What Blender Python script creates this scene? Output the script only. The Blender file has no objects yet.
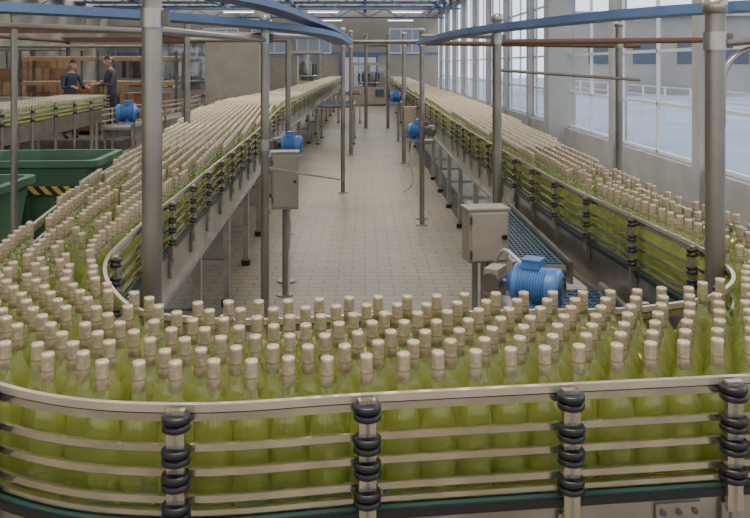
import bpy, math, random, bmesh
import numpy as np
from mathutils import Vector, Matrix, kdtree
from mathutils.geometry import tessellate_polygon
random.seed(7)
scene=bpy.context.scene
COL=scene.collection
F=800.0; CX=365.0; HZ=65.0; H=1.9

# ------------------------------------------------------------------ materials
def mat(name,color,rough=0.5,metal=0.0,noise=0.0,nscale=8.0,spec=0.5,bump=0.0,color2=None):
    m=bpy.data.materials.new(name); m.use_nodes=True
    nt=m.node_tree; b=nt.nodes['Principled BSDF']
    b.inputs['Base Color'].default_value=(*color,1)
    b.inputs['Roughness'].default_value=rough
    b.inputs['Metallic'].default_value=metal
    b.inputs['Specular IOR Level'].default_value=spec
    if noise>0 or bump>0:
        tc=nt.nodes.new('ShaderNodeTexCoord'); n=nt.nodes.new('ShaderNodeTexNoise')
        n.inputs['Scale'].default_value=nscale; n.inputs['Detail'].default_value=4
        nt.links.new(tc.outputs['Object'],n.inputs['Vector'])
        if noise>0:
            r=nt.nodes.new('ShaderNodeValToRGB')
            c2=color2 if color2 else tuple(max(0,c*(1-noise)) for c in color)
            r.color_ramp.elements[0].position=0.38; r.color_ramp.elements[1].position=0.62
            r.color_ramp.elements[0].color=(*c2,1); r.color_ramp.elements[1].color=(*color,1)
            nt.links.new(n.outputs['Fac'],r.inputs['Fac']); nt.links.new(r.outputs['Color'],b.inputs['Base Color'])
        if bump>0:
            bp=nt.nodes.new('ShaderNodeBump'); bp.inputs['Strength'].default_value=bump
            nt.links.new(n.outputs['Fac'],bp.inputs['Height']); nt.links.new(bp.outputs['Normal'],b.inputs['Normal'])
    return m
M={}
M['steel']=mat('stainless_steel',(0.40,0.375,0.33),0.28,0.8,0.3,6)
M['steel_d']=mat('steel_dark',(0.14,0.13,0.12),0.45,0.6,0.4,5)
M['pipe']=mat('pipe_steel',(0.26,0.235,0.20),0.30,0.65,0.25,4)
M['rail']=mat('rail_beige',(0.56,0.50,0.40),0.22,0.5,0.12,10)
M['railm']=mat('rail_metal',(0.52,0.47,0.37),0.18,0.85,0.2,12)
M['black']=mat('black_plastic',(0.010,0.010,0.012),0.35)
M['green_s']=mat('green_strip',(0.015,0.05,0.04),0.5)
M['blue']=mat('motor_blue',(0.06,0.18,0.45),0.4,0,0.2,10)
M['bluebeam']=mat('beam_blue',(0.085,0.16,0.32),0.5,0,0.25,3)
M['belt']=mat('belt_blue',(0.025,0.07,0.12),0.4,0,0.4,30)
M['beltb']=mat('belt_bright',(0.03,0.08,0.14),0.35,0,0.4,12)
M['box']=mat('cabinet_grey',(0.30,0.27,0.215),0.45,0.2,0.12,3)
M['green']=mat('tub_green',(0.06,0.15,0.08),0.5,0,0.3,3)
M['conc']=mat('concrete',(0.38,0.375,0.36),0.8,0,0.15,2)
M['white']=mat('frame_white',(0.62,0.64,0.66),0.5)
M['wall']=mat('wall_paint',(0.32,0.285,0.235),0.8,0,0.15,0.5)
M['roof']=mat('roof_sheet',(0.30,0.31,0.33),0.7,0,0.2,0.7)
M['wood']=mat('crate_wood',(0.24,0.13,0.06),0.75,0,0.4,4)
M['card']=mat('cardboard',(0.32,0.22,0.12),0.8,0,0.3,4)
M['brown']=mat('brown_paint',(0.14,0.07,0.04),0.6,0,0.2,4)
M['orange']=mat('orange_paint',(0.32,0.18,0.07),0.6,0,0.2,4)
M['cable']=mat('white_cable',(0.5,0.48,0.44),0.5)
M['ground']=mat('outside_paving',(0.30,0.35,0.43),0.8,0,0.25,0.25)
M['bld']=mat('outside_building',(0.36,0.32,0.28),0.8,0,0.25,0.3)
M['tree']=mat('foliage',(0.16,0.18,0.12),0.9,0,0.5,1.5)
M['skin']=mat('skin',(0.45,0.26,0.18),0.6)
M['hair']=mat('hair',(0.015,0.012,0.01),0.6)
M['shirt']=mat('shirt_navy',(0.04,0.05,0.09),0.85,0,0.2,20)
M['shirt2']=mat('shirt_grey',(0.06,0.06,0.07),0.85,0,0.2,20)
M['pants']=mat('trousers',(0.03,0.035,0.05),0.9)
M['eye']=mat('eye',(0.02,0.015,0.01),0.3)
M['lip']=mat('lip',(0.4,0.15,0.12),0.5)
M['screen']=mat('panel_screen',(0.05,0.07,0.1),0.2)
M['red']=mat('red_button',(0.6,0.03,0.02),0.4)

def hazard():
    m=mat('hazard_stripes',(0.8,0.6,0.05),0.5); nt=m.node_tree; b=nt.nodes['Principled BSDF']
    tc=nt.nodes.new('ShaderNodeTexCoord'); mp=nt.nodes.new('ShaderNodeMapping'); mp.inputs['Rotation'].default_value=(0,math.radians(45),0)
    w=nt.nodes.new('ShaderNodeTexWave'); w.inputs['Scale'].default_value=4; w.bands_direction='X'
    r=nt.nodes.new('ShaderNodeValToRGB'); r.color_ramp.interpolation='CONSTANT'
    r.color_ramp.elements[0].color=(0.02,0.02,0.02,1); r.color_ramp.elements[1].color=(0.50,0.38,0.08,1); r.color_ramp.elements[1].position=0.5
    nt.links.new(tc.outputs['Object'],mp.inputs[0]); nt.links.new(mp.outputs[0],w.inputs[0]); nt.links.new(w.outputs['Fac'],r.inputs[0]); nt.links.new(r.outputs[0],b.inputs['Base Color'])
    return m
M['hazard']=hazard()

def tilefloor():
    m=mat('floor_tiles',(0.5,0.45,0.38),0.36); nt=m.node_tree; b=nt.nodes['Principled BSDF']
    tc=nt.nodes.new('ShaderNodeTexCoord')
    br=nt.nodes.new('ShaderNodeTexBrick'); br.offset=0.5
    br.inputs['Color1'].default_value=(0.31,0.268,0.20,1); br.inputs['Color2'].default_value=(0.27,0.235,0.175,1)
    br.inputs['Mortar'].default_value=(0.15,0.125,0.095,1)
    br.inputs['Scale'].default_value=1.0; br.inputs['Mortar Size'].default_value=0.007
    br.inputs['Brick Width'].default_value=0.24; br.inputs['Row Height'].default_value=0.12
    n=nt.nodes.new('ShaderNodeTexNoise'); n.inputs['Scale'].default_value=0.8; n.inputs['Detail'].default_value=5
    mx=nt.nodes.new('ShaderNodeMixRGB'); mx.blend_type='MULTIPLY'; mx.inputs[0].default_value=0.6
    nt.links.new(tc.outputs['Object'],br.inputs[0]); nt.links.new(tc.outputs['Object'],n.inputs[0])
    nt.links.new(br.outputs['Color'],mx.inputs[1]); nt.links.new(n.outputs['Fac'],mx.inputs[2])
    hs=nt.nodes.new('ShaderNodeHueSaturation'); hs.inputs['Value'].default_value=1.35
    nt.links.new(mx.outputs[0],hs.inputs['Color']); nt.links.new(hs.outputs[0],b.inputs['Base Color'])
    return m
M['floor']=tilefloor()

def glassy(name,col,tcol,mixd,ior=1.45,dif=0.45):
    m=bpy.data.materials.new(name); m.use_nodes=True; nt=m.node_tree; b=nt.nodes['Principled BSDF']; out=nt.nodes['Material Output']
    b.inputs['Base Color'].default_value=(*col,1); b.inputs['Transmission Weight'].default_value=1.0
    b.inputs['Roughness'].default_value=0.01; b.inputs['IOR'].default_value=ior
    p=nt.nodes.new('ShaderNodeBsdfPrincipled'); p.inputs['Base Color'].default_value=(*tcol,1); p.inputs['Roughness'].default_value=0.06
    p.inputs['Specular IOR Level'].default_value=0.9
    t=nt.nodes.new('ShaderNodeBsdfTranslucent'); t.inputs['Color'].default_value=(*tcol,1)
    a=nt.nodes.new('ShaderNodeMixShader'); a.inputs[0].default_value=dif
    nt.links.new(t.outputs[0],a.inputs[1]); nt.links.new(p.outputs[0],a.inputs[2])
    x=nt.nodes.new('ShaderNodeMixShader'); x.inputs[0].default_value=mixd
    nt.links.new(b.outputs[0],x.inputs[1]); nt.links.new(a.outputs[0],x.inputs[2]); nt.links.new(x.outputs[0],out.inputs['Surface'])
    return m
M['wine']=glassy('wine_in_glass',(0.93,0.96,0.62),(0.58,0.64,0.17),0.27)
M['neck']=glassy('neck_glass',(0.97,0.985,0.86),(0.62,0.68,0.36),0.30)
M['caps']=mat('bottle_capsule',(0.55,0.46,0.31),0.28,0.3,0.3,110)
M['caps2']=mat('bottle_capsule_band',(0.26,0.19,0.11),0.45,0.1)

def pane():
    m=bpy.data.materials.new('window_glass'); m.use_nodes=True; nt=m.node_tree; out=nt.nodes['Material Output']
    nt.nodes.remove(nt.nodes['Principled BSDF'])
    t=nt.nodes.new('ShaderNodeBsdfTransparent'); t.inputs[0].default_value=(0.86,0.89,0.92,1)
    g=nt.nodes.new('ShaderNodeBsdfGlossy'); g.inputs['Roughness'].default_value=0.05
    x=nt.nodes.new('ShaderNodeMixShader'); x.inputs[0].default_value=0.05
    nt.links.new(t.outputs[0],x.inputs[1]); nt.links.new(g.outputs[0],x.inputs[2]); nt.links.new(x.outputs[0],out.inputs[0])
    return m
M['pane']=pane()
def lamp_mat():
    m=bpy.data.materials.new('lamp_tube'); m.use_nodes=True; b=m.node_tree.nodes['Principled BSDF']
    b.inputs['Emission Color'].default_value=(1,0.97,0.9,1); b.inputs['Emission Strength'].default_value=6
    return m
M['lamp']=lamp_mat()

# ------------------------------------------------------------------ mesh builder
class MB:
    def __init__(s): s.v=[]; s.f=[]; s.m=[]; s.sm=[]; s.mats=[]
    def mi(s,k):
        if k not in s.mats: s.mats.append(k)
        return s.mats.index(k)
    def add(s,vs,fs,k,smooth=False):
        o=len(s.v); s.v+= [tuple(v) for v in vs]; i=s.mi(k)
        for f in fs: s.f.append(tuple(o+a for a in f)); s.m.append(i); s.sm.append(smooth)
    def box(s,c,d,k,rz=0,ry=0,rx=0,taper=1.0):
        x,y,z=d[0]/2,d[1]/2,d[2]/2
        vs=[Vector((a*x*(taper if e<0 else 1),b*y*(taper if e<0 else 1),e*z)) for e in(-1,1) for b in(-1,1) for a in(-1,1)]
        R=Matrix.Rotation(rz,3,'Z')@Matrix.Rotation(ry,3,'Y')@Matrix.Rotation(rx,3,'X')
        vs=[R@v+Vector(c) for v in vs]
        s.add(vs,[(0,2,3,1),(4,5,7,6),(0,1,5,4),(2,6,7,3),(0,4,6,2),(1,3,7,5)],k)
    def cyl(s,a,b,r,k,n=12,r2=None,cap=True):
        a=Vector(a);b=Vector(b);d=(b-a).normalized()
        u=d.orthogonal().normalized(); w=d.cross(u); r2=r if r2 is None else r2
        vs=[]
        for p,rr in((a,r),(b,r2)):
            for i in range(n):
                t=2*math.pi*i/n; vs.append(p+u*math.cos(t)*rr+w*math.sin(t)*rr)
        s.add(vs,[(i,(i+1)%n,n+(i+1)%n,n+i) for i in range(n)],k,True)
        if cap: s.add(vs,[tuple(range(n-1,-1,-1)),tuple(range(n,2*n))],k)
    def lathe(s,o,axis,prof,k,n=16):
        d=Vector(axis).normalized(); u=d.orthogonal().normalized(); w=d.cross(u); o=Vector(o)
        vs=[]
        for (r,h) in prof:
            for i in range(n):
                t=2*math.pi*i/n; vs.append(o+d*h+u*math.cos(t)*r+w*math.sin(t)*r)
        fs=[]
        for j in range(len(prof)-1):
            for i in range(n): fs.append((j*n+i,j*n+(i+1)%n,(j+1)*n+(i+1)%n,(j+1)*n+i))
        s.add(vs,fs,k,True)
    def tube(s,pts,r,k,n=8):
        pts=[Vector(p) for p in pts]; vs=[]; up=None
        for i,p in enumerate(pts):
            d=(pts[min(i+1,len(pts)-1)]-pts[max(i-1,0)]).normalized()
            if up is None: up=d.orthogonal().normalized()
            u=(up-d*up.dot(d)).normalized(); up=u; w=d.cross(u)
            for j in range(n):
                t=2*math.pi*j/n; vs.append(p+u*math.cos(t)*r+w*math.sin(t)*r)
        fs=[(i*n+j,i*n+(j+1)%n,(i+1)*n+(j+1)%n,(i+1)*n+j) for i in range(len(pts)-1) for j in range(n)]
        fs+= [tuple(range(n-1,-1,-1)),tuple(range((len(pts)-1)*n,len(pts)*n))]
        s.add(vs,fs,k,True)
    def strip(s,path,z0,z1,off,th,k):
        N=len(path); vs=[]
        for i,p in enumerate(path):
            nx,ny=normal(path,i)
            for (o,z) in((off,z0),(off+th,z0),(off+th,z1),(off,z1)): vs.append((p[0]+nx*o,p[1]+ny*o,z))
        fs=[(i*4+j,(i+1)*4+j,(i+1)*4+(j+1)%4,i*4+(j+1)%4) for i in range(N-1) for j in range(4)]
        fs+=[(0,1,2,3),(N*4-1,N*4-2,N*4-3,N*4-4)]
        s.add(vs,fs,k)
    def obj(s,name,parent=None,origin=None,bevel=0):
        me=bpy.data.meshes.new(name)
        o=Vector(origin) if origin else Vector((0,0,0))
        me.from_pydata([tuple(Vector(v)-o) for v in s.v],[],s.f)
        for k in s.mats: me.materials.append(M[k])
        for i,p in enumerate(me.polygons): p.material_index=s.m[i]; p.use_smooth=s.sm[i]
        me.update()
        ob=bpy.data.objects.new(name,me); COL.objects.link(ob); ob.location=o
        if parent: ob.parent=parent
        if bevel:
            bv=ob.modifiers.new('bevel','BEVEL'); bv.width=bevel; bv.segments=2; bv.limit_method='ANGLE'
        return ob
def normal(path,i):
    a=path[max(i-1,0)]; b=path[min(i+1,len(path)-1)]
    dx,dy=b[0]-a[0],b[1]-a[1]; l=math.hypot(dx,dy) or 1
    return (-dy/l,dx/l)
def empty(name):
    e=bpy.data.objects.new(name,None); COL.objects.link(e); return e
def catmull(P,sub=6):
    out=[]
    for i in range(len(P)-1):
        p0=P[max(i-1,0)];p1=P[i];p2=P[i+1];p3=P[min(i+2,len(P)-1)]
        d=math.dist(p1,p2)
        def tan(a,b,c):
            la=math.dist(a,b) or d; lb=math.dist(b,c) or d
            return [((b[k]-a[k])/la*lb+(c[k]-b[k])/lb*la)/(la+lb)*d for k in range(len(p1))]
        t1=tan(p0,p1,p2) if i>0 else [p2[k]-p1[k] for k in range(len(p1))]
        t2=tan(p1,p2,p3) if i<len(P)-2 else [p2[k]-p1[k] for k in range(len(p1))]
        for j in range(sub):
            t=j/sub; h1=2*t**3-3*t*t+1; h2=t**3-2*t*t+t; h3=-2*t**3+3*t*t; h4=t**3-t*t
            out.append(tuple(h1*p1[k]+h2*t1[k]+h3*p2[k]+h4*t2[k] for k in range(len(p1))))
    out.append(tuple(P[-1])); return out
def along(path,steps):
    res=[]; L=0; nxt=steps(path[0]) *0.5
    for i in range(len(path)-1):
        a,b=path[i],path[i+1]; l=math.dist(a,b)
        while nxt<=L+l:
            t=(nxt-L)/l; x=a[0]+(b[0]-a[0])*t; y=a[1]+(b[1]-a[1])*t
            dx,dy=(b[0]-a[0])/l,(b[1]-a[1])/l
            res.append((x,y,-dy,dx)); nxt+=steps((x,y))
        L+=l
    return res

# ------------------------------------------------------------------ conveyor plan
BZ=1.0
outer_pts=[(-1.9,44),(-2.1,24),(-2.35,17),(-2.5,14),(-2.4,11.4),(-1.9,7.4),(-1.42,3.6),(-1.3,2.9),(-1.2,2.4),(-1.06,2.02),(-0.92,1.80),(-0.763,1.67),(-0.566,1.588),(-0.362,1.565),(0,1.612),(0.416,1.663),(0.768,1.706),(1.3,1.78),(1.6,1.95),(1.74,2.3),(1.68,2.7),(1.53,3.2),(1.47,4.2),(1.55,5.65),(1.9,13),(1.98,24),(2.2,44)]
inner_pts=[(-1.15,44),(-1.28,24),(-1.32,17),(-1.32,12.5),(-1.12,8.6),(-0.97,4.2),(-0.93,3.2),(-0.87,2.66),(-0.75,2.36),(-0.60,2.15),(-0.40,2.08),(0,2.11),(0.4,2.15),(0.75,2.18),(0.98,2.28),(1.15,2.48),(1.22,2.8),(1.2,3.3),(1.13,4.2),(1.09,5.6),(1.08,13),(1.1,24),(1.3,44)]
OUT=catmull(outer_pts,6); INN=catmull(inner_pts,6)
conv=empty('bottle_conveyor')
b=MB(); poly=[Vector((x,y,0)) for x,y in OUT]+[Vector((x,y,0)) for x,y in reversed(INN)]
tris=tessellate_polygon([poly])
top=[(p.x,p.y,BZ) for p in poly]; bot=[(p.x,p.y,BZ-0.03) for p in poly]
b.add(top,[tuple(t) for t in tris],'belt'); b.add(bot,[tuple(reversed(t)) for t in tris],'belt')
b.obj('belt',conv)
def rails(path,sg):
    r=MB()
    o=(lambda a,th:( -a-th) if sg<0 else a)
    r.strip(path,1.225,1.240,o(0.0,0.012),0.012,'rail')
    r.strip(path,1.222,1.225,o(0.003,0.004),0.004,'black')
    r.strip(path,1.207,1.222,o(0.001,0.009),0.009,'railm')
    for z in(1.148,1.100,1.048):
        r.strip(path,z,z+0.013,o(0.0,0.010),0.010,'railm')
        r.strip(path,z-0.002,z,o(0.001,0.006),0.006,'steel_d')
    r.strip(path,1.024,1.034,o(0.0,0.012),0.012,'railm')
    r.obj('guide_rails',conv)
    k=MB()
    k.strip(path,0.998,1.014,o(0.0,0.03),0.03,'black')
    k.strip(path,1.014,1.018,o(0.004,0.02),0.02,'green_s')
    k.strip(path,0.80,0.997,o(0.012,0.006),0.006,'steel')
    k.strip(path,0.795,0.815,o(0.012,0.03),0.03,'steel')
    k.obj('side_frame',conv)
    p=MB(); c=MB(); L=MB()
    def st(q): return 0.385 if q[1]<2.3 else (0.55 if q[1]<9 else 1.1)
    if sg<0:
        pos=[q for q in along(path,st) if not(-1.0<q[0]<1.3 and q[1]<1.85)]
        for X in(-0.755,-0.362,0.0,0.416,0.768,1.15):
            i=min(range(len(path)),key=lambda i:abs(path[i][0]-X)+(10 if path[i][1]>2.1 else 0)); nn=normal(path,i)
            pos.append((path[i][0],path[i][1],*nn))
    else: pos=along(path,st)
    for (x,y,nx,ny) in pos:
        if y>30: continue
        d=sg*0.032; px,py=x+nx*d,y+ny*d; ang=math.atan2(ny,nx)
        front=(sg<0 and y<2.1); seg=20 if y<4 else 8
        R=0.028 if front else 0.020
        p.box((px,py,1.105),(0.016,0.034,0.27),'railm',rz=ang)
        p.cyl((px,py,0.93),(px,py,1.235),0.009,'steel',seg)
        p.box((x+nx*sg*0.026,y+ny*sg*0.026,0.93),(0.012,0.05,0.11),'steel',rz=ang)
        for z in(1.216,1.152,1.104,1.046):
            for dz in(-0.0085,0.0085):
                zz=z+dz
                c.lathe((px,py,zz-0.007),(0,0,1),[(0.001,0),(R-0.004,0),(R,0.003),(R,0.011),(R-0.004,0.014),(0.001,0.014)],'black',seg)
            c.cyl((px,py,z-0.01),(px,py,z+0.01),R*0.75,'black',seg)
            p.cyl((px,py,z),(x,y,z),0.005,'steel',6)
    p.obj('rail_posts',conv); c.obj('rail_clamps',conv)
    for (x,y,nx,ny) in along(path,lambda q:1.3 if q[1]<12 else 2.6):
        if y>34: continue
        d=sg*(-0.05); px,py=x+nx*d,y+ny*d; ang=math.atan2(ny,nx)
        L.box((px,py,0.50),(0.05,0.05,0.92),'steel',rz=ang)
        L.cyl((px,py,0.0),(px,py,0.05),0.045,'black',10)
        L.box((px,py,0.90),(0.10,0.16,0.12),'steel',rz=ang)
        q=0.30; L.box((px-nx*sg*q/2,py-ny*sg*q/2,0.35),(q,0.035,0.035),'steel',rz=ang)
    L.obj('conveyor_legs',conv)
rails(OUT,-1); rails(INN,1)
bp=MB()
for X in(0.65,-0.16,1.05):
    i=min(range(len(OUT)),key=lambda i:abs(OUT[i][0]-X)+(10 if OUT[i][1]>2.1 else 0)); x,y=OUT[i]; nx,ny=normal(OUT,i); ang=math.atan2(ny,nx)
    bp.box((x-nx*0.022,y-ny*0.022,0.945),(0.006,0.10,0.085),'steel',rz=ang)
    tx,ty=-ny,nx
    for a in(-0.035,0.0,0.035):
        for z in(0.92,0.97):
            q=Vector((x-nx*0.025+tx*a,y-ny*0.025+ty*a,z)); bp.cyl(q,q-Vector((nx,ny,0))*0.006,0.006,'steel_d',6)
bp.obj('splice_plates',conv)

# ------------------------------------------------------------------ bottles
polyA=np.array([(x,y) for x,y in OUT]+[(x,y) for x,y in reversed(INN)])
def inside_many(P):
    x=P[:,0]; y=P[:,1]; ins=np.zeros(len(P),bool); n=len(polyA); j=n-1
    for i in range(n):
        xi,yi=polyA[i]; xj,yj=polyA[j]
        if yi!=yj:
            c=((yi>y)!=(yj>y))&(x<(xj-xi)*(y-yi)/(yj-yi)+xi); ins^=c
        j=i
    return ins
def near_b(P):
    A=polyA; B=np.roll(polyA,-1,axis=0)
    best=np.full(len(P),1e9); bx=np.zeros((len(P),2))
    for a,b_ in zip(A,B):
        d=b_-a; l=d@d
        if l<1e-12: continue
        t=np.clip(((P-a)@d)/l,0,1); q=a+t[:,None]*d; dist=np.linalg.norm(P-q,axis=1)
        m=dist<best; best[m]=dist[m]; bx[m]=q[m]
    return best,bx
def hexgrid(x0,x1,y0,y1,ang,s,cx,cy):
    pts=[]; R=max(x1-x0,y1-y0)
    c,sn=math.cos(ang),math.sin(ang); k=int(R/s)+2; kr=int(R/(s*0.866))+2
    for j in range(-kr,kr+1):
        for i in range(-k,k+1):
            u=(i+0.5*(j&1))*s; v=j*s*0.866
            x=cx+u*c-v*sn; y=cy+u*sn+v*c
            if x0<=x<=x1 and y0<=y<=y1: pts.append((x,y))
    return np.array(pts)
S=0.0775; R0=0.040
G1=hexgrid(-1.1,1.75,1.5,2.3,0.11,S,0,1.66)
G1=G1[inside_many(G1)]
def addgrid(base,G,mind=0.066):
    G=G[inside_many(G)]
    kd=kdtree.KDTree(len(base))
    for i,p in enumerate(base): kd.insert((p[0],p[1],0),i)
    kd.balance()
    keep=[p for p in G if kd.find((p[0],p[1],0))[2]>mind]
    return np.vstack([base,np.array(keep)]) if keep else base
pts=G1
pts=addgrid(pts,hexgrid(-1.6,-0.7,2.0,4.6,1.66,S,-1.1,3.5))
pts=addgrid(pts,hexgrid(0.9,1.8,2.0,4.6,1.60,S,1.35,3.5))
pts=pts+np.random.RandomState(5).uniform(-0.012,0.012,pts.shape)
for it in range(24):
    kd=kdtree.KDTree(len(pts))
    for i,p in enumerate(pts): kd.insert((p[0],p[1],0),i)
    kd.balance(); mv=np.zeros_like(pts)
    for i,p in enumerate(pts):
        for co,j,d in kd.find_range((p[0],p[1],0),0.0765):
            if j!=i and d>1e-6:
                q=(0.0765-d)*0.45/d; mv[i,0]+=(p[0]-co[0])*q; mv[i,1]+=(p[1]-co[1])*q
    pts=pts+mv
    ds,bx=near_b(pts); ins=inside_many(pts)
    sd=np.where(ins,ds,-ds); m=sd<R0
    dirv=(pts-bx)/np.maximum(ds,1e-6)[:,None]; dirv[~ins]*=-1
    pts[m]=bx[m]+dirv[m]*R0
kept=[]; cell={}
for p in pts:
    k=(int(p[0]//0.08),int(p[1]//0.08)); ok=True
    for a in(-1,0,1):
        for c in(-1,0,1):
            for q in cell.get((k[0]+a,k[1]+c),()):
                if math.dist(p,q)<0.0725: ok=False
    if ok: cell.setdefault(k,[]).append(tuple(p)); kept.append(tuple(p))
pts=np.array(kept)
def far(base,x0,x1,y0,y1,ang):
    G=hexgrid(x0,x1,y0,y1,ang,S,(x0+x1)/2,y0+(y1-y0)/2)
    G=G+np.random.RandomState(3).uniform(-0.005,0.005,G.shape)
    ins=inside_many(G); G=G[ins]; ds,_=near_b(G); G=G[ds>0.039]
    return addgrid(base,G,0.0715)
pts=far(pts,-2.7,-0.8,4.3,12.5,1.66)
pts=far(pts,-2.8,-1.0,12.5,27,1.57)
pts=far(pts,-2.4,-1.0,27,43,1.57)
pts=far(pts,0.9,2.2,4.3,14,1.55)
pts=far(pts,0.9,2.3,14,43,1.55)
def bottle(name,n,rings):
    m=MB()
    prof=[(0.001,0.004),(0.030,0.0),(0.034,0.002),(0.0355,0.008),(0.0358,0.09),(0.0358,0.160),(0.0345,0.176),(0.030,0.192),(0.023,0.206),(0.0185,0.213)]
    if rings==0: prof=[(0.001,0.004),(0.034,0.0),(0.0358,0.008),(0.0358,0.163),(0.030,0.192),(0.0185,0.213)]
    m.lathe((0,0,0),(0,0,1),prof,'wine',n)
    m.lathe((0,0,0),(0,0,1),[(0.0185,0.213),(0.0150,0.223),(0.0130,0.232),(0.0122,0.244)],'neck',n)
    m.lathe((0,0,0),(0,0,1),[(0.0122,0.243),(0.0134,0.244),(0.0133,0.264)],'caps',n)
    m.lathe((0,0,0),(0,0,1),[(0.0133,0.264),(0.0133,0.268)],'caps2',n)
    m.lathe((0,0,0),(0,0,1),[(0.0133,0.268),(0.0131,0.291),(0.0136,0.293),(0.0134,0.299),(0.0121,0.301),(0.001,0.3015)] if rings else [(0.0133,0.268),(0.0130,0.3),(0.001,0.3)],'caps',n)
    return m.obj(name)
def inst(name,P,src,z=BZ+0.001):
    me=bpy.data.meshes.new(name); me.from_pydata([(x,y,z) for x,y in P],[],[])
    ob=bpy.data.objects.new(name,me); COL.objects.link(ob)
    ng=bpy.data.node_groups.new(name,'GeometryNodeTree')
    ng.interface.new_socket('Geometry',in_out='INPUT',socket_type='NodeSocketGeometry')
    ng.interface.new_socket('Geometry',in_out='OUTPUT',socket_type='NodeSocketGeometry')
    gi=ng.nodes.new('NodeGroupInput'); go=ng.nodes.new('NodeGroupOutput')
    ip=ng.nodes.new('GeometryNodeInstanceOnPoints'); oi=ng.nodes.new('GeometryNodeObjectInfo'); oi.inputs['Object'].default_value=src
    rv=ng.nodes.new('FunctionNodeRandomValue'); rv.data_type='FLOAT_VECTOR'
    rv.inputs[0].default_value=(-0.008,-0.008,0); rv.inputs[1].default_value=(0.008,0.008,6.28)
    ng.links.new(gi.outputs[0],ip.inputs['Points']); ng.links.new(oi.outputs['Geometry'],ip.inputs['Instance'])
    ng.links.new(rv.outputs[0],ip.inputs['Rotation']); ng.links.new(ip.outputs[0],go.inputs[0])
    md=ob.modifiers.new('instances','NODES'); md.node_group=ng
    return ob
bn=bottle('wine_bottle',20,1); bf=bottle('wine_bottle',8,0)
near=[p for p in pts if p[1]<6]; farp=[p for p in pts if p[1]>=6]
def take(L,c):
    i=min(range(len(L)),key=lambda i:math.dist(L[i],c)); return L.pop(i)
a=take(near,(-0.2,1.7)); bn.location=(a[0],a[1],BZ+0.001)
a=take(farp,(1.4,8)); bf.location=(a[0],a[1],BZ+0.001)
inst('wine_bottles',near,bn); inst('wine_bottles',farp,bf)

# ------------------------------------------------------------------ room shell
XW=4.6; YB=50; XL=-16; YF=-4
LY=YB-YF; CY=(YB+YF)/2
m=MB(); m.box(((XL+XW)/2,CY,-0.05),(XW-XL,LY,0.1),'floor'); m.obj('floor')
m=MB(); m.box(((XL+XW)/2,YB+0.1,2.7),(XW-XL,0.2,5.4),'wall'); m.obj('wall_back')
m=MB(); m.box((XL-0.1,CY,2.7),(0.2,LY,5.4),'wall'); m.obj('wall_left')
m=MB(); m.box(((XL+XW)/2,YF-0.1,0.5),(XW-XL,0.2,1.0),'wall'); m.box(((XL+XW)/2,YF-0.1,4.7),(XW-XL,0.2,1.4),'wall')  # unseen wall behind camera, added to cut milky reflections in the bottles
x=XL+0.5
while x<XW: m.box((x,YF-0.1,2.5),(0.9,0.2,3.0),'wall'); x+=2.6
m.obj('unseen_wall_front')
m=MB(); y=YF+0.9
while y<YB:
    m.box(((XL+XW)/2,y,5.45),(XW-XL+0.6,2.0,0.1),'roof'); y+=3.2  # open gaps added between roof sheets so world light gets in
for x in(-12,-8,-4,0,4): m.box((x,CY,5.3),(0.15,LY,0.25),'bluebeam')
m.obj('ceiling')
m=MB(); y=1.6
while y<YB:
    m.box(((XL+XW)/2,y,5.12),(XW-XL,0.12,0.1),'bluebeam'); m.box(((XL+XW)/2,y,4.62),(XW-XL,0.10,0.08),'bluebeam')
    x=XL; i=0
    while x<XW-0.5:
        z0,z1=(4.62,5.12) if i%2==0 else (5.12,4.62)
        m.cyl((x,y,z0),(x+0.9,y,z1),0.025,'bluebeam',6); x+=0.9; i+=1
    y+=7.4
m.obj('roof_trusses')
m=MB(); m.box((XW,CY,0.25),(0.25,LY,0.5),'conc'); m.box((XW,CY,5.15),(0.25,LY,0.5),'conc')
cols=[y for y in [-4.1+3.7*i for i in range(15)] if y<YB]
for i,y in enumerate(cols):
    big=(abs(y-18.1)<0.3)
    m.box((XW-(0.2 if big else 0.05),y,2.6),(0.6 if big else 0.26,0.5 if big else 0.24,5.2),'conc')
m.obj('wall_right')
for i,y in enumerate(cols[:-1]):
    w=MB(); y0=y+0.12; y1=cols[i+1]-0.12
    for z in(0.54,1.30,2.12,3.4,4.87): w.box((XW,(y0+y1)/2,z),(0.05,y1-y0,0.05),'white')
    for k in range(3):
        yy=y0+0.03+(y1-y0-0.06)*k/2; w.box((XW,yy,2.7),(0.05,0.045,4.4),'white')
    w.box((XW+0.01,(y0+y1)/2,2.7),(0.008,y1-y0,4.36),'pane')
    w.obj('window_%d'%(i+1))
w=MB()
for x in(-9,-6,-3.2,2.6):
    w.box((x,YB-0.05,3.4),(2.2,0.06,1.6),'white')
    for a in(-0.7,0,0.7): w.box((x+a,YB-0.09,3.4),(0.62,0.02,1.4),'ground')
w.obj('window_20')
w=MB(); w.box((-0.4,YB-0.05,1.25),(2.4,0.06,2.5),'bluebeam'); w.box((-0.95,YB-0.11,1.2),(1.05,0.05,2.35),'white'); w.box((0.15,YB-0.11,1.2),(1.05,0.05,2.35),'white'); w.box((-0.45,YB-0.15,1.1),(0.04,0.04,0.3),'steel'); w.box((-0.35,YB-0.15,1.1),(0.04,0.04,0.3),'steel')
w.obj('door_1')
w=MB(); w.box(((XL+XW)/2,YB-0.02,2.62),(XW-XL,0.03,0.14),'bluebeam'); w.obj('trim_1')
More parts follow.
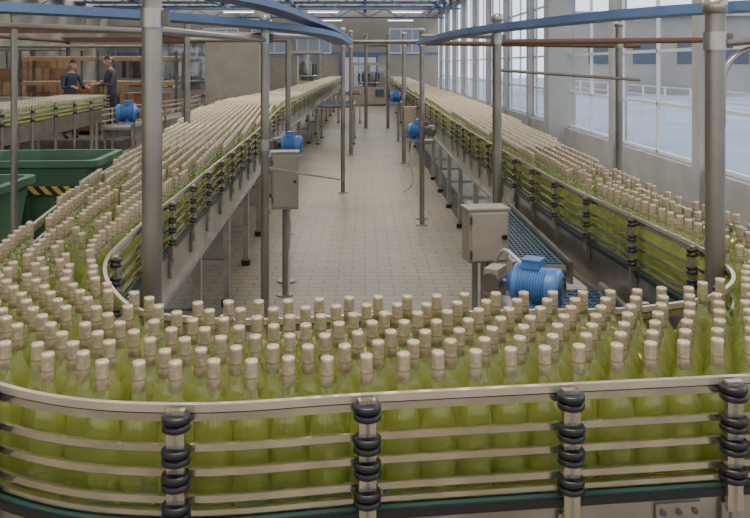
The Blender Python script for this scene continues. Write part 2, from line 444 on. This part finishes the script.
# exterior
m=MB(); m.box((XW+70.2,40,-0.12),(140,160,0.1),'ground'); m.obj('outside_ground')
m=MB(); m.box((36,58,2.6),(44,8,5.4),'bld'); m.box((36,58,5.35),(45,9,0.3),'conc')
for x in range(16,57,3): m.box((x,53.97,2.8),(1.8,0.08,1.6),'screen')
m.obj('outside_building')
m=MB()
for i in range(26): m.box((10.5,6+i*2.2,0.55),(0.06,0.06,1.2),'white')
for z in(0.8,1.12): m.box((10.5,34,z),(0.04,58,0.04),'white')
m.obj('outside_fence')

# ------------------------------------------------------------------ pipe supports
def post(name,px,Y,r,ztop,extra=None):
    x=(px-CX)*Y/F; p=MB(); p.cyl((x,Y,0),(x,Y,ztop),r,'pipe',20)
    p.cyl((x,Y,0),(x,Y,0.012),r*2.4,'steel',20)
    p.lathe((x,Y,ztop-0.02),(0,0,1),[(r*1.02,0),(r*1.25,0.005),(r*1.25,0.045),(r*0.9,0.055),(0.001,0.058)],'steel',20)
    if extra: extra(p,x,Y)
    return p.obj(name)
def clampat(z,r):
    def g(p,x,Y):
        for zz in z:
            p.cyl((x,Y,zz-0.03),(x,Y,zz+0.03),r,'steel',16); p.box((x+r*1.1,Y,zz),(r*0.8,0.02,0.05),'steel_d')
    return g
post('support_post',152,2.55,0.032,2.16,clampat([2.05],0.037))
post('support_post',715,2.66,0.032,2.09,clampat([1.98],0.037))
post('support_post',265,4.5,0.024,2.15,clampat([2.05,1.45],0.030))
post('support_post',497,4.9,0.028,2.18,clampat([2.06],0.036))
post('support_post',343,11.9,0.032,2.42,clampat([2.2],0.045))
post('support_post',351,16.9,0.04,2.6,clampat([2.3],0.05))
post('support_post',422,9.5,0.030,2.3,clampat([2.15,1.2],0.045))
post('support_post',404,15.5,0.04,2.5,clampat([2.3],0.05))
post('support_post',288,9.0,0.03,2.3)
post('support_post',187,8.5,0.035,2.4)
post('support_post',14,5.4,0.022,2.25)
post('support_post',619,8.0,0.035,2.3,clampat([2.1],0.045))
post('support_post',388,24,0.05,2.8)
post('support_post',366,24,0.05,2.8)
def wp(px,py,Y): return ((px-CX)*Y/F,Y,H-(py-HZ)*Y/F)
cp=MB()
def pipe(a,b,r=0.018,k='pipe'): cp.cyl(a,b,r,k,12)
pipe(wp(-30,24,4.5),wp(265,36,4.5),0.018); pipe(wp(265,36,4.5),wp(343,38,11.9),0.02)
pipe(wp(497,42,4.9),wp(722,40,4.9),0.018,'brown'); pipe(wp(422,36,9.5),wp(497,36,4.9),0.02)
pipe(wp(422,43,9.5),wp(640,46,9.5),0.03,'brown'); pipe(wp(343,42,11.9),wp(422,42,9.5),0.028)
pipe(wp(497,70,4.9),wp(640,80,4.9),0.010)
pipe(wp(152,30,2.55),wp(265,40,4.5),0.014)
pipe(wp(715,44,2.66),wp(800,36,2.66),0.014)
pipe(wp(288,40,9),wp(187,40,8.5),0.025); pipe(wp(366,45,24),wp(388,45,24),0.05)
pipe(wp(265,168,4.5),wp(343,180,11.9),0.010)
cp.obj('cross_pipes')
bpn=MB()
path=[wp(800,42,2.9),wp(765,46,2.9),wp(742,52,2.9),wp(727,66,2.9),wp(723,90,2.9),wp(722,130,2.9),wp(716,160,2.85),wp(712,185,2.8)]
bpn.tube(catmull(path,5),0.012,'steel',12); bpn.obj('bent_pipe')
def tray(pts,w,h):
    t=MB(); P=catmull(pts,6); xy=[(p[0],p[1]) for p in P]; z=pts[0][2]
    t.strip(xy,z,z+0.008,-w/2,w,'bluebeam'); t.strip(xy,z+0.008,z+h,-w/2,0.008,'bluebeam'); t.strip(xy,z+0.008,z+h,w/2-0.008,0.008,'bluebeam')
    t.obj('overhead_cable_tray')
tray([(-1.9,2.62,2.10),(-1.38,3.05,2.10),(-0.93,3.6,2.10),(-0.5,4.6,2.10),(-0.2,8.0,2.10)],0.16,0.035)
tray([(-1.0,2.2,2.16),(-0.60,3.1,2.16),(-0.35,5.0,2.16),(-0.2,9.0,2.16)],0.12,0.03)
tray([(2.1,2.35,2.09),(1.35,2.85,2.09),(0.80,4.3,2.09),(0.55,7.5,2.09)],0.15,0.035)

# ------------------------------------------------------------------ motors
def motor(name,c,ax,r,L,stand=True,col='blue'):
    ax=Vector(ax).normalized(); c=Vector(c); m=MB()
    prof=[(0.001,-L/2),(r*0.75,-L/2),(r*0.98,-L/2+0.06*L),(r*1.0,-L*0.28)]
    m.lathe(c,ax,prof,col,24)
    nf=11; fins=[]
    for i in range(nf):
        a=-L*0.28+L*0.5*i/nf; s_=L*0.5/nf
        fins+=[(r*0.78,a),(r*0.78,a+s_*0.5),(r*0.97,a+s_*0.5),(r*0.97,a+s_*0.98)]
    m.lathe(c,ax,fins,col,24)
    m.lathe(c,ax,[(r*0.97,L*0.22),(r*1.08,L*0.24),(r*1.08,L*0.29),(r*0.7,L*0.33),(r*0.5,L*0.42),(r*0.3,L*0.45),(0.001,L*0.45)],col,24)
    m.lathe(c-ax*(L/2+0.001),-ax,[(r*0.55,0),(r*0.6,0.004),(r*0.65,0)],'steel_d',24); m.lathe(c-ax*(L/2+0.001),-ax,[(r*0.25,0),(r*0.3,0.004),(r*0.35,0)],'steel_d',24)
    m.cyl(c+ax*L*0.45,c+ax*L*0.6,r*0.15,'steel',12)
    ang=math.atan2(ax.y,ax.x)
    m.box(c+Vector((0,0,r*1.12)),(L*0.30,r*0.9,r*0.42),col,rz=ang); m.box(c+Vector((0,0,r*1.36)),(L*0.33,r*0.98,r*0.08),col,rz=ang)
    side=Vector((0,0,1)).cross(ax)
    for s_ in(-1,1):
        m.box(c+side*s_*r*0.7+Vector((0,0,-r*0.98)),(L*0.42,r*0.35,r*0.16),col,rz=ang)
        m.box(c+side*s_*r*0.6+Vector((0,0,-r*0.78)),(L*0.08,r*0.16,r*0.5),col,rz=ang)
    g=c+ax*L*0.68
    m.box(g,(L*0.26,r*1.3,r*1.4),'box',rz=ang)
    m.cyl(g-side*r*0.8,g+side*r*0.8,r*0.5,'steel_d',16)
    m.box(c+ax*L*0.2+Vector((0,0,-r*1.14)),(L*1.2,r*1.9,r*0.16),'steel',rz=ang)
    if stand:
        zb=c.z-r*1.2; q=c+ax*L*0.2
        m.cyl((q.x,q.y,0),(q.x,q.y,zb),0.03,'steel',12); m.cyl((q.x,q.y,0),(q.x,q.y,0.015),0.08,'steel',12)
    return m.obj(name)
motor('electric_motor',wp(533,285,3.0),(-0.85,0.5,0),0.072,0.22)
motor('electric_motor',wp(291,145,7.0),(-1,0.25,0),0.085,0.20)
motor('electric_motor',wp(418,131,9.9),(0.9,-0.3,0),0.10,0.24)
motor('electric_motor',wp(396,97,20),(1,0,0),0.13,0.3)
motor('electric_motor',wp(128,113,11.5),(1,0.2,0),0.13,0.34)
# ------------------------------------------------------------------ cabinets
def cabinet(name,c,d,rz,stand=True,k='box'):
    m=MB(); c=Vector(c); R=Matrix.Rotation(rz,3,'Z')
    m.box(c,d,k,rz=rz)
    m.box(c+R@Vector((0,-d[1]/2-0.006,0)),(d[0]*0.9,0.012,d[2]*0.92),k,rz=rz)
    m.box(c+Vector((0,0,d[2]/2+0.006)),(d[0]*1.08,d[1]*1.1,0.012),k,rz=rz)
    m.cyl(c+R@Vector((d[0]*0.36,-d[1]/2-0.012,0)),c+R@Vector((d[0]*0.36,-d[1]/2-0.03,0)),0.012,'black',10)
    for s_ in(-1,1): m.box(c+R@Vector((-d[0]*0.46,-d[1]/2-0.012,s_*d[2]*0.33)),(0.012,0.012,0.04),'steel_d',rz=rz)
    if stand:
        m.cyl((c.x,c.y,0),(c.x,c.y,c.z-d[2]/2),0.022,'pipe',12); m.cyl((c.x,c.y,0),(c.x,c.y,0.012),0.07,'steel',16)
        m.tube(catmull([tuple(c+Vector((0.03,0,-d[2]/2))),tuple(c+Vector((0.05,-0.02,-d[2]/2-0.12))),(c.x+0.03,c.y,0.3),(c.x+0.03,c.y,0.02)],5),0.008,'cable',6)
    return m.obj(name,bevel=0.004)
cabinet('control_box',wp(485,234,3.75),(0.19,0.12,0.24),0.15)
cabinet('control_box',wp(285,180,6.6),(0.22,0.16,0.46),0.1)
cabinet('control_box',wp(410,118,15),(0.22,0.2,0.4),0)
cb=MB()
for pts_ in ([wp(420,140,9.85),wp(424,160,9.8),wp(416,190,9.8),wp(430,215,9.8)],[wp(415,140,9.85),wp(410,155,9.8),wp(413,180,9.8),wp(404,192,10.2)],
             [wp(520,262,3.05),wp(505,250,3.3),wp(495,262,3.6)]):
    cb.tube(catmull(pts_,6),0.008,'cable',6)
cb.obj('power_cables')
# ------------------------------------------------------------------ transfer belts
def tbelt(name,x0,x1,y0,y1,z,lean=0.0):
    m=MB(); cx=(x0+x1)/2
    m.box((cx,(y0+y1)/2,z-0.02),(x1-x0-0.04,y1-y0,0.035),'beltb',rz=lean)
    for y_ in(y0,y1): m.cyl((x0+0.02,y_,z-0.03),(x1-0.02,y_,z-0.03),0.032,'steel_d',14)
    k=int((y1-y0)/0.05)
    for i in range(k): m.box((cx,y0+0.03+i*0.05,z),(x1-x0-0.06,0.008,0.005),'belt')
    for i in range(9): m.box((x0+0.04+(x1-x0-0.08)*i/8,(y0+y1)/2,z+0.001),(0.008,y1-y0-0.05,0.006),'belt')
    for x in(x0,x1): m.box((x,(y0+y1)/2,z-0.03),(0.02,y1-y0+0.08,0.11),'steel',rz=lean)
    for x in(x0+0.02,x1-0.02):
        for y_ in(y0+0.15,y1-0.15):
            m.box((x,y_,(z-0.08)/2),(0.04,0.04,z-0.08),'steel'); m.cyl((x,y_,0),(x,y_,0.03),0.04,'black',10)
    return m.obj(name)
tbelt('transfer_conveyor',0.74,1.02,4.0,5.7,0.90)
tbelt('transfer_conveyor',0.72,1.10,2.75,3.7,0.86)
tbelt('transfer_conveyor',-1.15,-0.25,19,21,0.95)
tbelt('transfer_conveyor',-0.9,-0.15,26,27.2,1.0)
g=MB()
g.box((0.33,3.55,0.72),(0.7,0.06,0.06),'steel'); g.box((0.33,3.15,0.72),(0.7,0.05,0.05),'steel')
for x in(0.0,0.66):
    g.box((x,3.55,0.36),(0.05,0.05,0.72),'steel'); g.box((x,3.15,0.36),(0.05,0.05,0.72),'steel'); g.box((x,3.35,0.72),(0.05,0.4,0.05),'steel')
g.obj('support_frame')
# ------------------------------------------------------------------ green tubs
def tub(name,x,y,z0,w,d,h,rz):
    R=Matrix.Rotation(rz,3,'Z'); m=MB()
    def ring(sx,sy,z,n=6,r=0.10):
        out=[]
        for (qx,qy,a0) in((1,1,0),(-1,1,90),(-1,-1,180),(1,-1,270)):
            for i in range(n+1):
                a=math.radians(a0+90*i/n); out.append(R@Vector((qx*(sx/2-r)+math.cos(a)*r,qy*(sy/2-r)+math.sin(a)*r,0))+Vector((x,y,z)))
        return out
    rings=[ring(w*0.82,d*0.82,z0+0.12),ring(w*0.97,d*0.97,z0+h-0.08),ring(w*0.98,d*0.98,z0+h-0.07),ring(w*1.05,d*1.05,z0+h-0.06),ring(w*1.05,d*1.05,z0+h),ring(w*0.94,d*0.94,z0+h),ring(w*0.80,d*0.80,z0+0.18)]
    n=len(rings[0]); vs=[v for r_ in rings for v in r_]
    fs=[(j*n+i,j*n+(i+1)%n,(j+1)*n+(i+1)%n,(j+1)*n+i) for j in range(len(rings)-1) for i in range(n)]
    fs.append(tuple(range(n-1,-1,-1))); fs.append(tuple(range((len(rings)-1)*n,len(rings)*n)))
    m.add(vs,fs,'green')
    for sx in(-1,1): m.box(R@Vector((sx*w*0.3,0,0))+Vector((x,y,z0+0.06)),(w*0.14,d*0.8,0.12),'green',rz=rz)
    for i in range(-2,3): m.box(R@Vector((i*w*0.18,-d*0.465,0))+Vector((x,y,z0+h*0.5)),(0.03,0.04,h*0.62),'green',rz=rz,rx=-0.06)
    m.box(R@Vector((0,-d*0.49,0))+Vector((x,y,z0+h*0.72)),(w*0.90,0.03,0.075),'hazard',rz=rz)
    return m.obj(name)
tub('green_tub',-3.2,8.0,0,1.25,1.0,1.0,0.06)
tub('green_tub',-3.6,6.7,0,1.3,0.9,0.92,0.02)
# ------------------------------------------------------------------ left background conveyors
c2=empty('return_conveyor')
P1=catmull([(-5.6,6.5),(-5.0,11),(-5.1,14),(-5.25,16.4)],6)
m=MB()
m.strip(P1,0.97,1.0,0,0.9,'belt'); m.strip(P1,0.78,1.02,-0.02,0.02,'steel'); m.strip(P1,0.78,1.02,0.9,0.02,'steel')
for z in(1.06,1.12,1.19,1.26): m.strip(P1,z,z+0.022,-0.02,0.015,'rail'); m.strip(P1,z,z+0.022,0.9,0.015,'rail')
for (x,y,nx,ny) in along(P1,lambda q:1.0):
    for d in(-0.03,0.93):
        m.cyl((x+nx*d,y+ny*d,0),(x+nx*d,y+ny*d,1.3),0.022,'steel',8)
        for z in(1.07,1.2): m.cyl((x+nx*d,y+ny*d,z-0.02),(x+nx*d,y+ny*d,z+0.02),0.04,'black',8)
m.obj('frame',c2)
P2=catmull([(-3.55,12.3),(-3.4,14),(-3.2,16),(-3.3,19)],6)
m=MB()
m.strip(P2,0.90,0.94,0,0.5,'steel'); m.strip(P2,0.74,0.96,-0.02,0.02,'steel'); m.strip(P2,0.74,0.96,0.5,0.02,'steel')
for z in(1.02,1.12,1.2): m.strip(P2,z,z+0.02,-0.02,0.015,'rail'); m.strip(P2,z,z+0.02,0.5,0.015,'rail')
for (x,y,nx,ny) in along(P2,lambda q:0.9):
    for d in(-0.03,0.53): m.cyl((x+nx*d,y+ny*d,0),(x+nx*d,y+ny*d,1.22),0.02,'steel',8)
m.obj('narrow_conveyor')
rp=[]
for i in range(0,len(P1)-1):
    for k in range(8):
        t=k/8
        x=P1[i][0]+(P1[i+1][0]-P1[i][0])*t; y=P1[i][1]+(P1[i+1][1]-P1[i][1])*t; nx,ny=normal(P1,i)
        for j in range(10): rp.append((x+nx*(0.07+j*0.085),y+ny*(0.07+j*0.085)))
rpk=[];cell={}
for p in rp:
    k=(int(p[0]//0.08),int(p[1]//0.08))
    if all(math.dist(p,q)>=0.0755 for a in(-1,0,1) for c in(-1,0,1) for q in cell.get((k[0]+a,k[1]+c),())):
        cell.setdefault(k,[]).append(p); rpk.append(p)
inst('wine_bottles',rpk,bf)
# ------------------------------------------------------------------ machines
def machine(name,x,y,w,d,h,k='box'):
    m=MB()
    m.box((x,y,h*0.2+0.08),(w,d,h*0.4),k)
    for a in(-1,1):
        for b_ in(-1,1):
            m.box((x+a*(w/2-0.04),y+b_*(d/2-0.04),h*0.68),(0.07,0.07,h*0.58),'steel'); m.cyl((x+a*(w/2-0.1),y+b_*(d/2-0.1),0),(x+a*(w/2-0.1),y+b_*(d/2-0.1),0.1),0.04,'black',8)
    m.box((x,y,h-0.06),(w*1.04,d*1.04,0.14),k)
    m.box((x,y-d/2+0.02,h*0.68),(w-0.1,0.01,h*0.5),'pane')
    m.cyl((x,y,h*0.42),(x,y,h*0.8),min(w,d)*0.22,'steel',16); m.cyl((x,y,h*0.8),(x,y,h*0.94),0.08,'steel',12)
    m.lathe((x,y,h*0.5),(0,0,1),[(0.05,0),(min(w,d)*0.38,0),(min(w,d)*0.38,0.1),(0.05,0.12)],'steel',20)
    for i in range(8):
        a=i*math.pi/4; q=min(w,d)*0.33; m.cyl((x+q*math.cos(a),y+q*math.sin(a),h*0.52),(x+q*math.cos(a),y+q*math.sin(a),h*0.75),0.04,'steel_d',8)
    m.box((x+w*0.3,y-d/2-0.03,h*0.30),(w*0.25,0.05,h*0.16),'screen'); m.cyl((x-w*0.3,y-d/2-0.03,h*0.3),(x-w*0.3,y-d/2-0.06,h*0.3),0.04,'red',10)
    return m.obj(name)
cabinet('electrical_cabinet',(-3.35,20.5,1.27),(1.35,0.7,2.5),0,False)
cabinet('electrical_cabinet',(-2.75,27.5,1.1),(0.9,0.6,2.2),0,False)
machine('filling_machine',-5.3,25,2.2,2.0,2.7)
machine('capping_machine',-7.8,28,2.6,2.0,2.7)
machine('labelling_machine',0.2,38,1.6,1.4,2.0)
machine('rinsing_machine',-10.8,26,2.6,2.0,2.5)
machine('packing_machine',-2.9,40,1.5,1.4,2.6)
def crates(name,x,y,nz):
    m=MB()
    for i in range(5): m.box((x,y-0.48+i*0.24,0.13),(1.2,0.12,0.022),'wood')
    for i in(-0.5,0,0.5): m.box((x+i,y,0.06),(0.1,1.0,0.10),'wood')
    for k in range(nz):
        for i in range(3):
            for j in range(2):
                o=random.uniform(-0.01,0.01)
                m.box((x-0.4+i*0.4+o,y-0.25+j*0.5,0.145+0.165+k*0.335),(0.385,0.48,0.325),'card' if (i+k)%3 else 'wood')
                m.box((x-0.4+i*0.4+o,y-0.25+j*0.5-0.243,0.145+0.165+k*0.335),(0.06,0.004,0.32),'wood')
    return m.obj(name)
for (x,y,nz) in((-9.4,20.3,5),(-10.9,20.5,4),(-8.9,22.6,6),(-12.5,23.5,6),(-7.3,22.2,4),(-6.0,22.0,3),(-10.6,18.5,4)): crates('carton_pallet',x,y,nz)
def rack(name,x0,x1,y,d,zs):
    m=MB(); n=max(2,int((x1-x0)/1.3)+1)
    for i in range(n):
        x=x0+(x1-x0)*i/(n-1)
        for yy in(y,y+d): m.box((x,yy,zs[-1]/2+0.1),(0.06,0.06,zs[-1]+0.2),'steel_d')
    for z in zs:
        for yy in(y,y+d): m.box(((x0+x1)/2,yy,z),(x1-x0,0.05,0.09),'orange')
        k=int((x1-x0)/0.12)
        for i in range(k): m.cyl((x0+0.06+i*0.12,y,z+0.03),(x0+0.06+i*0.12,y+d,z+0.03),0.03,'steel',6)
    return m.obj(name)
rack('roller_rack',-8.4,-4.6,19.5,0.8,[0.7,1.45,2.05])
rack('roller_rack',-15,-9.8,16.2,0.9,[0.7,1.4,2.1])
m=MB()
for (x,y) in((-8.9,16.4),(-4.75,17.4),(-8.9,24.0),(-4.2,23.5)): m.box((x,y,1.35),(0.10,0.10,2.7),'steel_d')
m.box((-6.8,17.0,2.65),(4.3,0.12,0.14),'brown'); m.box((-6.6,23.8,2.65),(4.8,0.12,0.14),'brown')
m.cyl((-8.9,16.4,2.6),(-8.9,24,2.6),0.05,'brown',8); m.cyl((-4.75,17.4,2.6),(-4.2,23.5,2.6),0.05,'brown',8)
m.cyl((-8.9,16.9,2.3),(-4.7,17.2,2.3),0.035,'pipe',8); m.obj('gantry_frame')
m=MB(); m.box((-6.75,18.35,0.11),(2.7,1.1,0.22),'steel_d'); m.box((-6.75,18.35,0.225),(2.6,1.0,0.012),'steel'); m.obj('work_platform')
m=MB(); m.box((-6.95,17.45,1.18),(2.4,0.45,0.04),'steel'); m.box((-7.0,17.25,1.02),(2.2,0.03,0.3),'box')
for x in(-8.0,-5.9):
    for y in(17.3,17.6): m.box((x,y,0.58),(0.05,0.05,1.16),'steel')
m.obj('work_table')
for i,(x,y) in enumerate([(x,y) for x in(-10,-6,-2,2) for y in(14,22,30,38,45)]):
    m=MB(); m.box((x,y,4.45),(1.5,0.18,0.08),'white'); m.box((x,y,4.40),(1.4,0.12,0.02),'lamp')
    for a in(-0.6,0.6): m.cyl((x+a,y,4.49),(x+a,y,5.4),0.008,'steel',6)
    m.obj('ceiling_lamp')
m=MB(); m.box((1.25,14,0.006),(0.22,24,0.012),'steel_d')
for i in range(120): m.box((1.25,2.1+i*0.2,0.014),(0.2,0.02,0.006),'steel')
m.obj('floor_drain')

# ------------------------------------------------------------------ people
def person(name,loc,rz,shirt,hs=1.0,lean=0.15,arm=0.5):
    root=empty(name); root.location=loc; root.rotation_euler=(0,0,rz); root.scale=(hs,hs,hs)
    V=[];E=[];Rr=[]
    def v(p,r,par=None):
        V.append(p); Rr.append(r if isinstance(r,tuple) else (r,r)); i=len(V)-1
        if par is not None: E.append((par,i))
        return i
    ly=lambda z:-(z-0.95)*lean
    pel=v((0,0,0.95),(0.15,0.11)); 
    wa=v((0,ly(1.1),1.10),(0.135,0.10),pel); ch=v((0,ly(1.3),1.30),(0.165,0.115),wa); up=v((0,ly(1.43),1.43),(0.13,0.09),ch)
    nk=v((0,ly(1.5),1.50),(0.055,0.055),up); nk2=v((0,ly(1.57)-0.01,1.57),(0.05,0.052),nk)
    hands=[]
    for s_ in(-1,1):
        hp=v((s_*0.09,0,0.88),0.095,pel); th=v((s_*0.10,-0.01,0.70),0.082,hp); kn=v((s_*0.11,-0.02,0.49),0.058,th); ca=v((s_*0.11,0.01,0.34),0.055,kn); an=v((s_*0.115,0.02,0.09),0.038,ca); ft=v((s_*0.12,-0.06,0.045),(0.042,0.035),an); v((s_*0.13,-0.16,0.035),(0.035,0.025),ft)
        sh=v((s_*0.19,ly(1.41),1.41),0.058,up); 
        el=(s_*0.25,ly(1.41)-0.08,1.14); ua=v(((s_*0.225),ly(1.41)-0.03,1.28),0.050,sh); e=v(el,0.040,ua)
        wr=(s_*0.17,el[1]-0.24,1.14+arm*0.1); fa=v(((el[0]+wr[0])/2,(el[1]+wr[1])/2,(el[2]+wr[2])/2),0.036,e); w_=v(wr,0.026,fa)
        pm=(wr[0]-s_*0.01,wr[1]-0.08,wr[2]-0.01); v(pm,(0.036,0.018),w_); hands.append((s_,wr,pm))
    me=bpy.data.meshes.new('body'); me.from_pydata(V,E,[]); ob=bpy.data.objects.new('body',me); COL.objects.link(ob)
    md=ob.modifiers.new('skin','SKIN'); 
    for i,sv in enumerate(me.skin_vertices[0].data): sv.radius=Rr[i]; sv.use_root=(i==0)
    sb=ob.modifiers.new('sub','SUBSURF'); sb.levels=2; sb.render_levels=2
    dg=bpy.context.evaluated_depsgraph_get(); ev=ob.evaluated_get(dg); nm=bpy.data.meshes.new_from_object(ev)
    bpy.data.objects.remove(ob); ob=bpy.data.objects.new('body',nm); COL.objects.link(ob); ob.parent=root
    nm.materials.clear()
    for k in(shirt,'pants','skin','black'): nm.materials.append(M[k])
    for p in nm.polygons:
        c=p.center; p.use_smooth=True; k=0
        if c.z<0.97 and abs(c.x)<0.24 and c.y>-0.2: k=1
        if c.z<0.075: k=3
        if c.z>1.49: k=2
        for (s_,wr,pm) in hands:
            if (c.x*s_>0) and c.y<wr[1]+0.01 and c.z>1: k=2
        p.material_index=k
    fg=MB()
    for (s_,wr,pm) in hands:
        for i,l in enumerate((0.065,0.075,0.07,0.055)):
            x=pm[0]+(i-1.5)*0.019*(-s_); y=pm[1]-0.03
            fg.tube([(x,y+0.02,pm[2]),(x,y-l*0.4,pm[2]-0.004),(x,y-l*0.75,pm[2]-0.02),(x,y-l*0.95,pm[2]-0.042)],0.009,'skin',6)
        fg.tube([(pm[0]-s_*0.025,pm[1]+0.04,pm[2]),(pm[0]-s_*0.05,pm[1]+0.01,pm[2]-0.01),(pm[0]-s_*0.055,pm[1]-0.025,pm[2]-0.025)],0.010,'skin',6)
    fg.obj('fingers',root)
    hc=Vector((0,ly(1.57)-0.03,1.675)); hd=MB(); n=20; prof=[]
    for i in range(13):
        t=math.pi*i/12; z=-math.cos(t)*0.12; r=math.sin(t)
        wx=0.078*r*(0.80 if z<-0.06 else 0.92 if z<-0.02 else 1.0); wy=0.098*r
        prof.append((max(wx,0.001),max(wy,0.001),z))
    vs=[]
    for (wx,wy,z) in prof:
        for i in range(n):
            a=2*math.pi*i/n; y=math.sin(a)*wy
            if y<0 and z<-0.05: y-=0.008
            vs.append((hc.x+math.cos(a)*wx,hc.y+y,hc.z+z))
    fs=[(j*n+i,j*n+(i+1)%n,(j+1)*n+(i+1)%n,(j+1)*n+i) for j in range(12) for i in range(n)]
    hd.add(vs,fs,'skin',True)
    hd.box(hc+Vector((0,-0.103,-0.015)),(0.024,0.032,0.045),'skin',taper=1.3)
    for s_ in(-1,1):
        hd.lathe(hc+Vector((s_*0.03,-0.088,0.012)),(0,-1,0),[(0.012,0),(0.008,0.006),(0.001,0.008)],'eye',8)
        hd.box(hc+Vector((s_*0.03,-0.095,0.032)),(0.034,0.008,0.007),'hair')
        hd.lathe(hc+Vector((s_*0.074,0.005,-0.005)),(s_,0,0),[(0.028,0),(0.03,0.008),(0.02,0.016),(0.001,0.012)],'skin',10)
    hd.box(hc+Vector((0,-0.099,-0.058)),(0.045,0.010,0.012),'lip')
    vs=[];n2=20
    for j in range(8):
        t=math.pi*0.5*j/7
        for i in range(n2):
            a=2*math.pi*i/n2; r=math.cos(t); front=math.sin(a)<-0.3
            z=(0.045 if front else -0.045)*(1-j/7)+0.132*math.sin(t)*1.0
            vs.append((hc.x+math.cos(a)*0.086*max(r,0.01),hc.y+0.004+math.sin(a)*0.106*max(r,0.01),hc.z+min(z,0.132)))
    fs=[(j*n2+i,j*n2+(i+1)%n2,(j+1)*n2+(i+1)%n2,(j+1)*n2+i) for j in range(7) for i in range(n2)]
    hd.add(vs,fs,'hair',True)
    hd.obj('head',root)
    return root
person('factory_worker',((70-CX)*18.3/F,18.25,0.231),0.9,'shirt',1.0,0.18)
person('factory_worker',((117-CX)*18.9/F,18.6,0.231),-0.9,'shirt2',1.05,0.10)

# ------------------------------------------------------------------ lights / world / camera
w=bpy.data.worlds.new('World'); scene.world=w; w.use_nodes=True
bg=w.node_tree.nodes['Background']; bg.inputs[0].default_value=(0.92,0.95,1.0,1); bg.inputs[1].default_value=2.6
def area(name,loc,rot,sx,sy,e,c=(1,0.87,0.70)):
    L=bpy.data.lights.new(name,'AREA'); L.shape='RECTANGLE'; L.size=sx; L.size_y=sy; L.energy=e; L.color=c
    o=bpy.data.objects.new(name,L); COL.objects.link(o); o.location=loc; o.rotation_euler=rot; return o
area('added_fill_light',(0,1.2,5.0),(0,0,0),3,0.8,270)  # unseen area fills added under the roof to brighten the hall
area('added_fill_light',(0,12,5.0),(0,0,0),5,8,300)
area('added_fill_light',(-6,18,5.0),(0,0,0),8,8,130)
area('added_fill_light',(-3,34,5.0),(0,0,0),12,12,500)
s=bpy.data.lights.new('sun','SUN'); s.energy=1.3; s.angle=math.radians(8); s.color=(1,0.94,0.84)
so=bpy.data.objects.new('sun',s); COL.objects.link(so); so.rotation_euler=(math.radians(-28),math.radians(48),0)
cam=bpy.data.cameras.new('camera'); cam.sensor_width=36; cam.lens=F/750*36; cam.shift_x=(375-CX)/750; cam.shift_y=-(259-HZ)/750; cam.clip_end=500
co=bpy.data.objects.new('camera',cam); COL.objects.link(co); co.location=(0,0,H); co.rotation_euler=(math.radians(90),0,0)
scene.camera=co
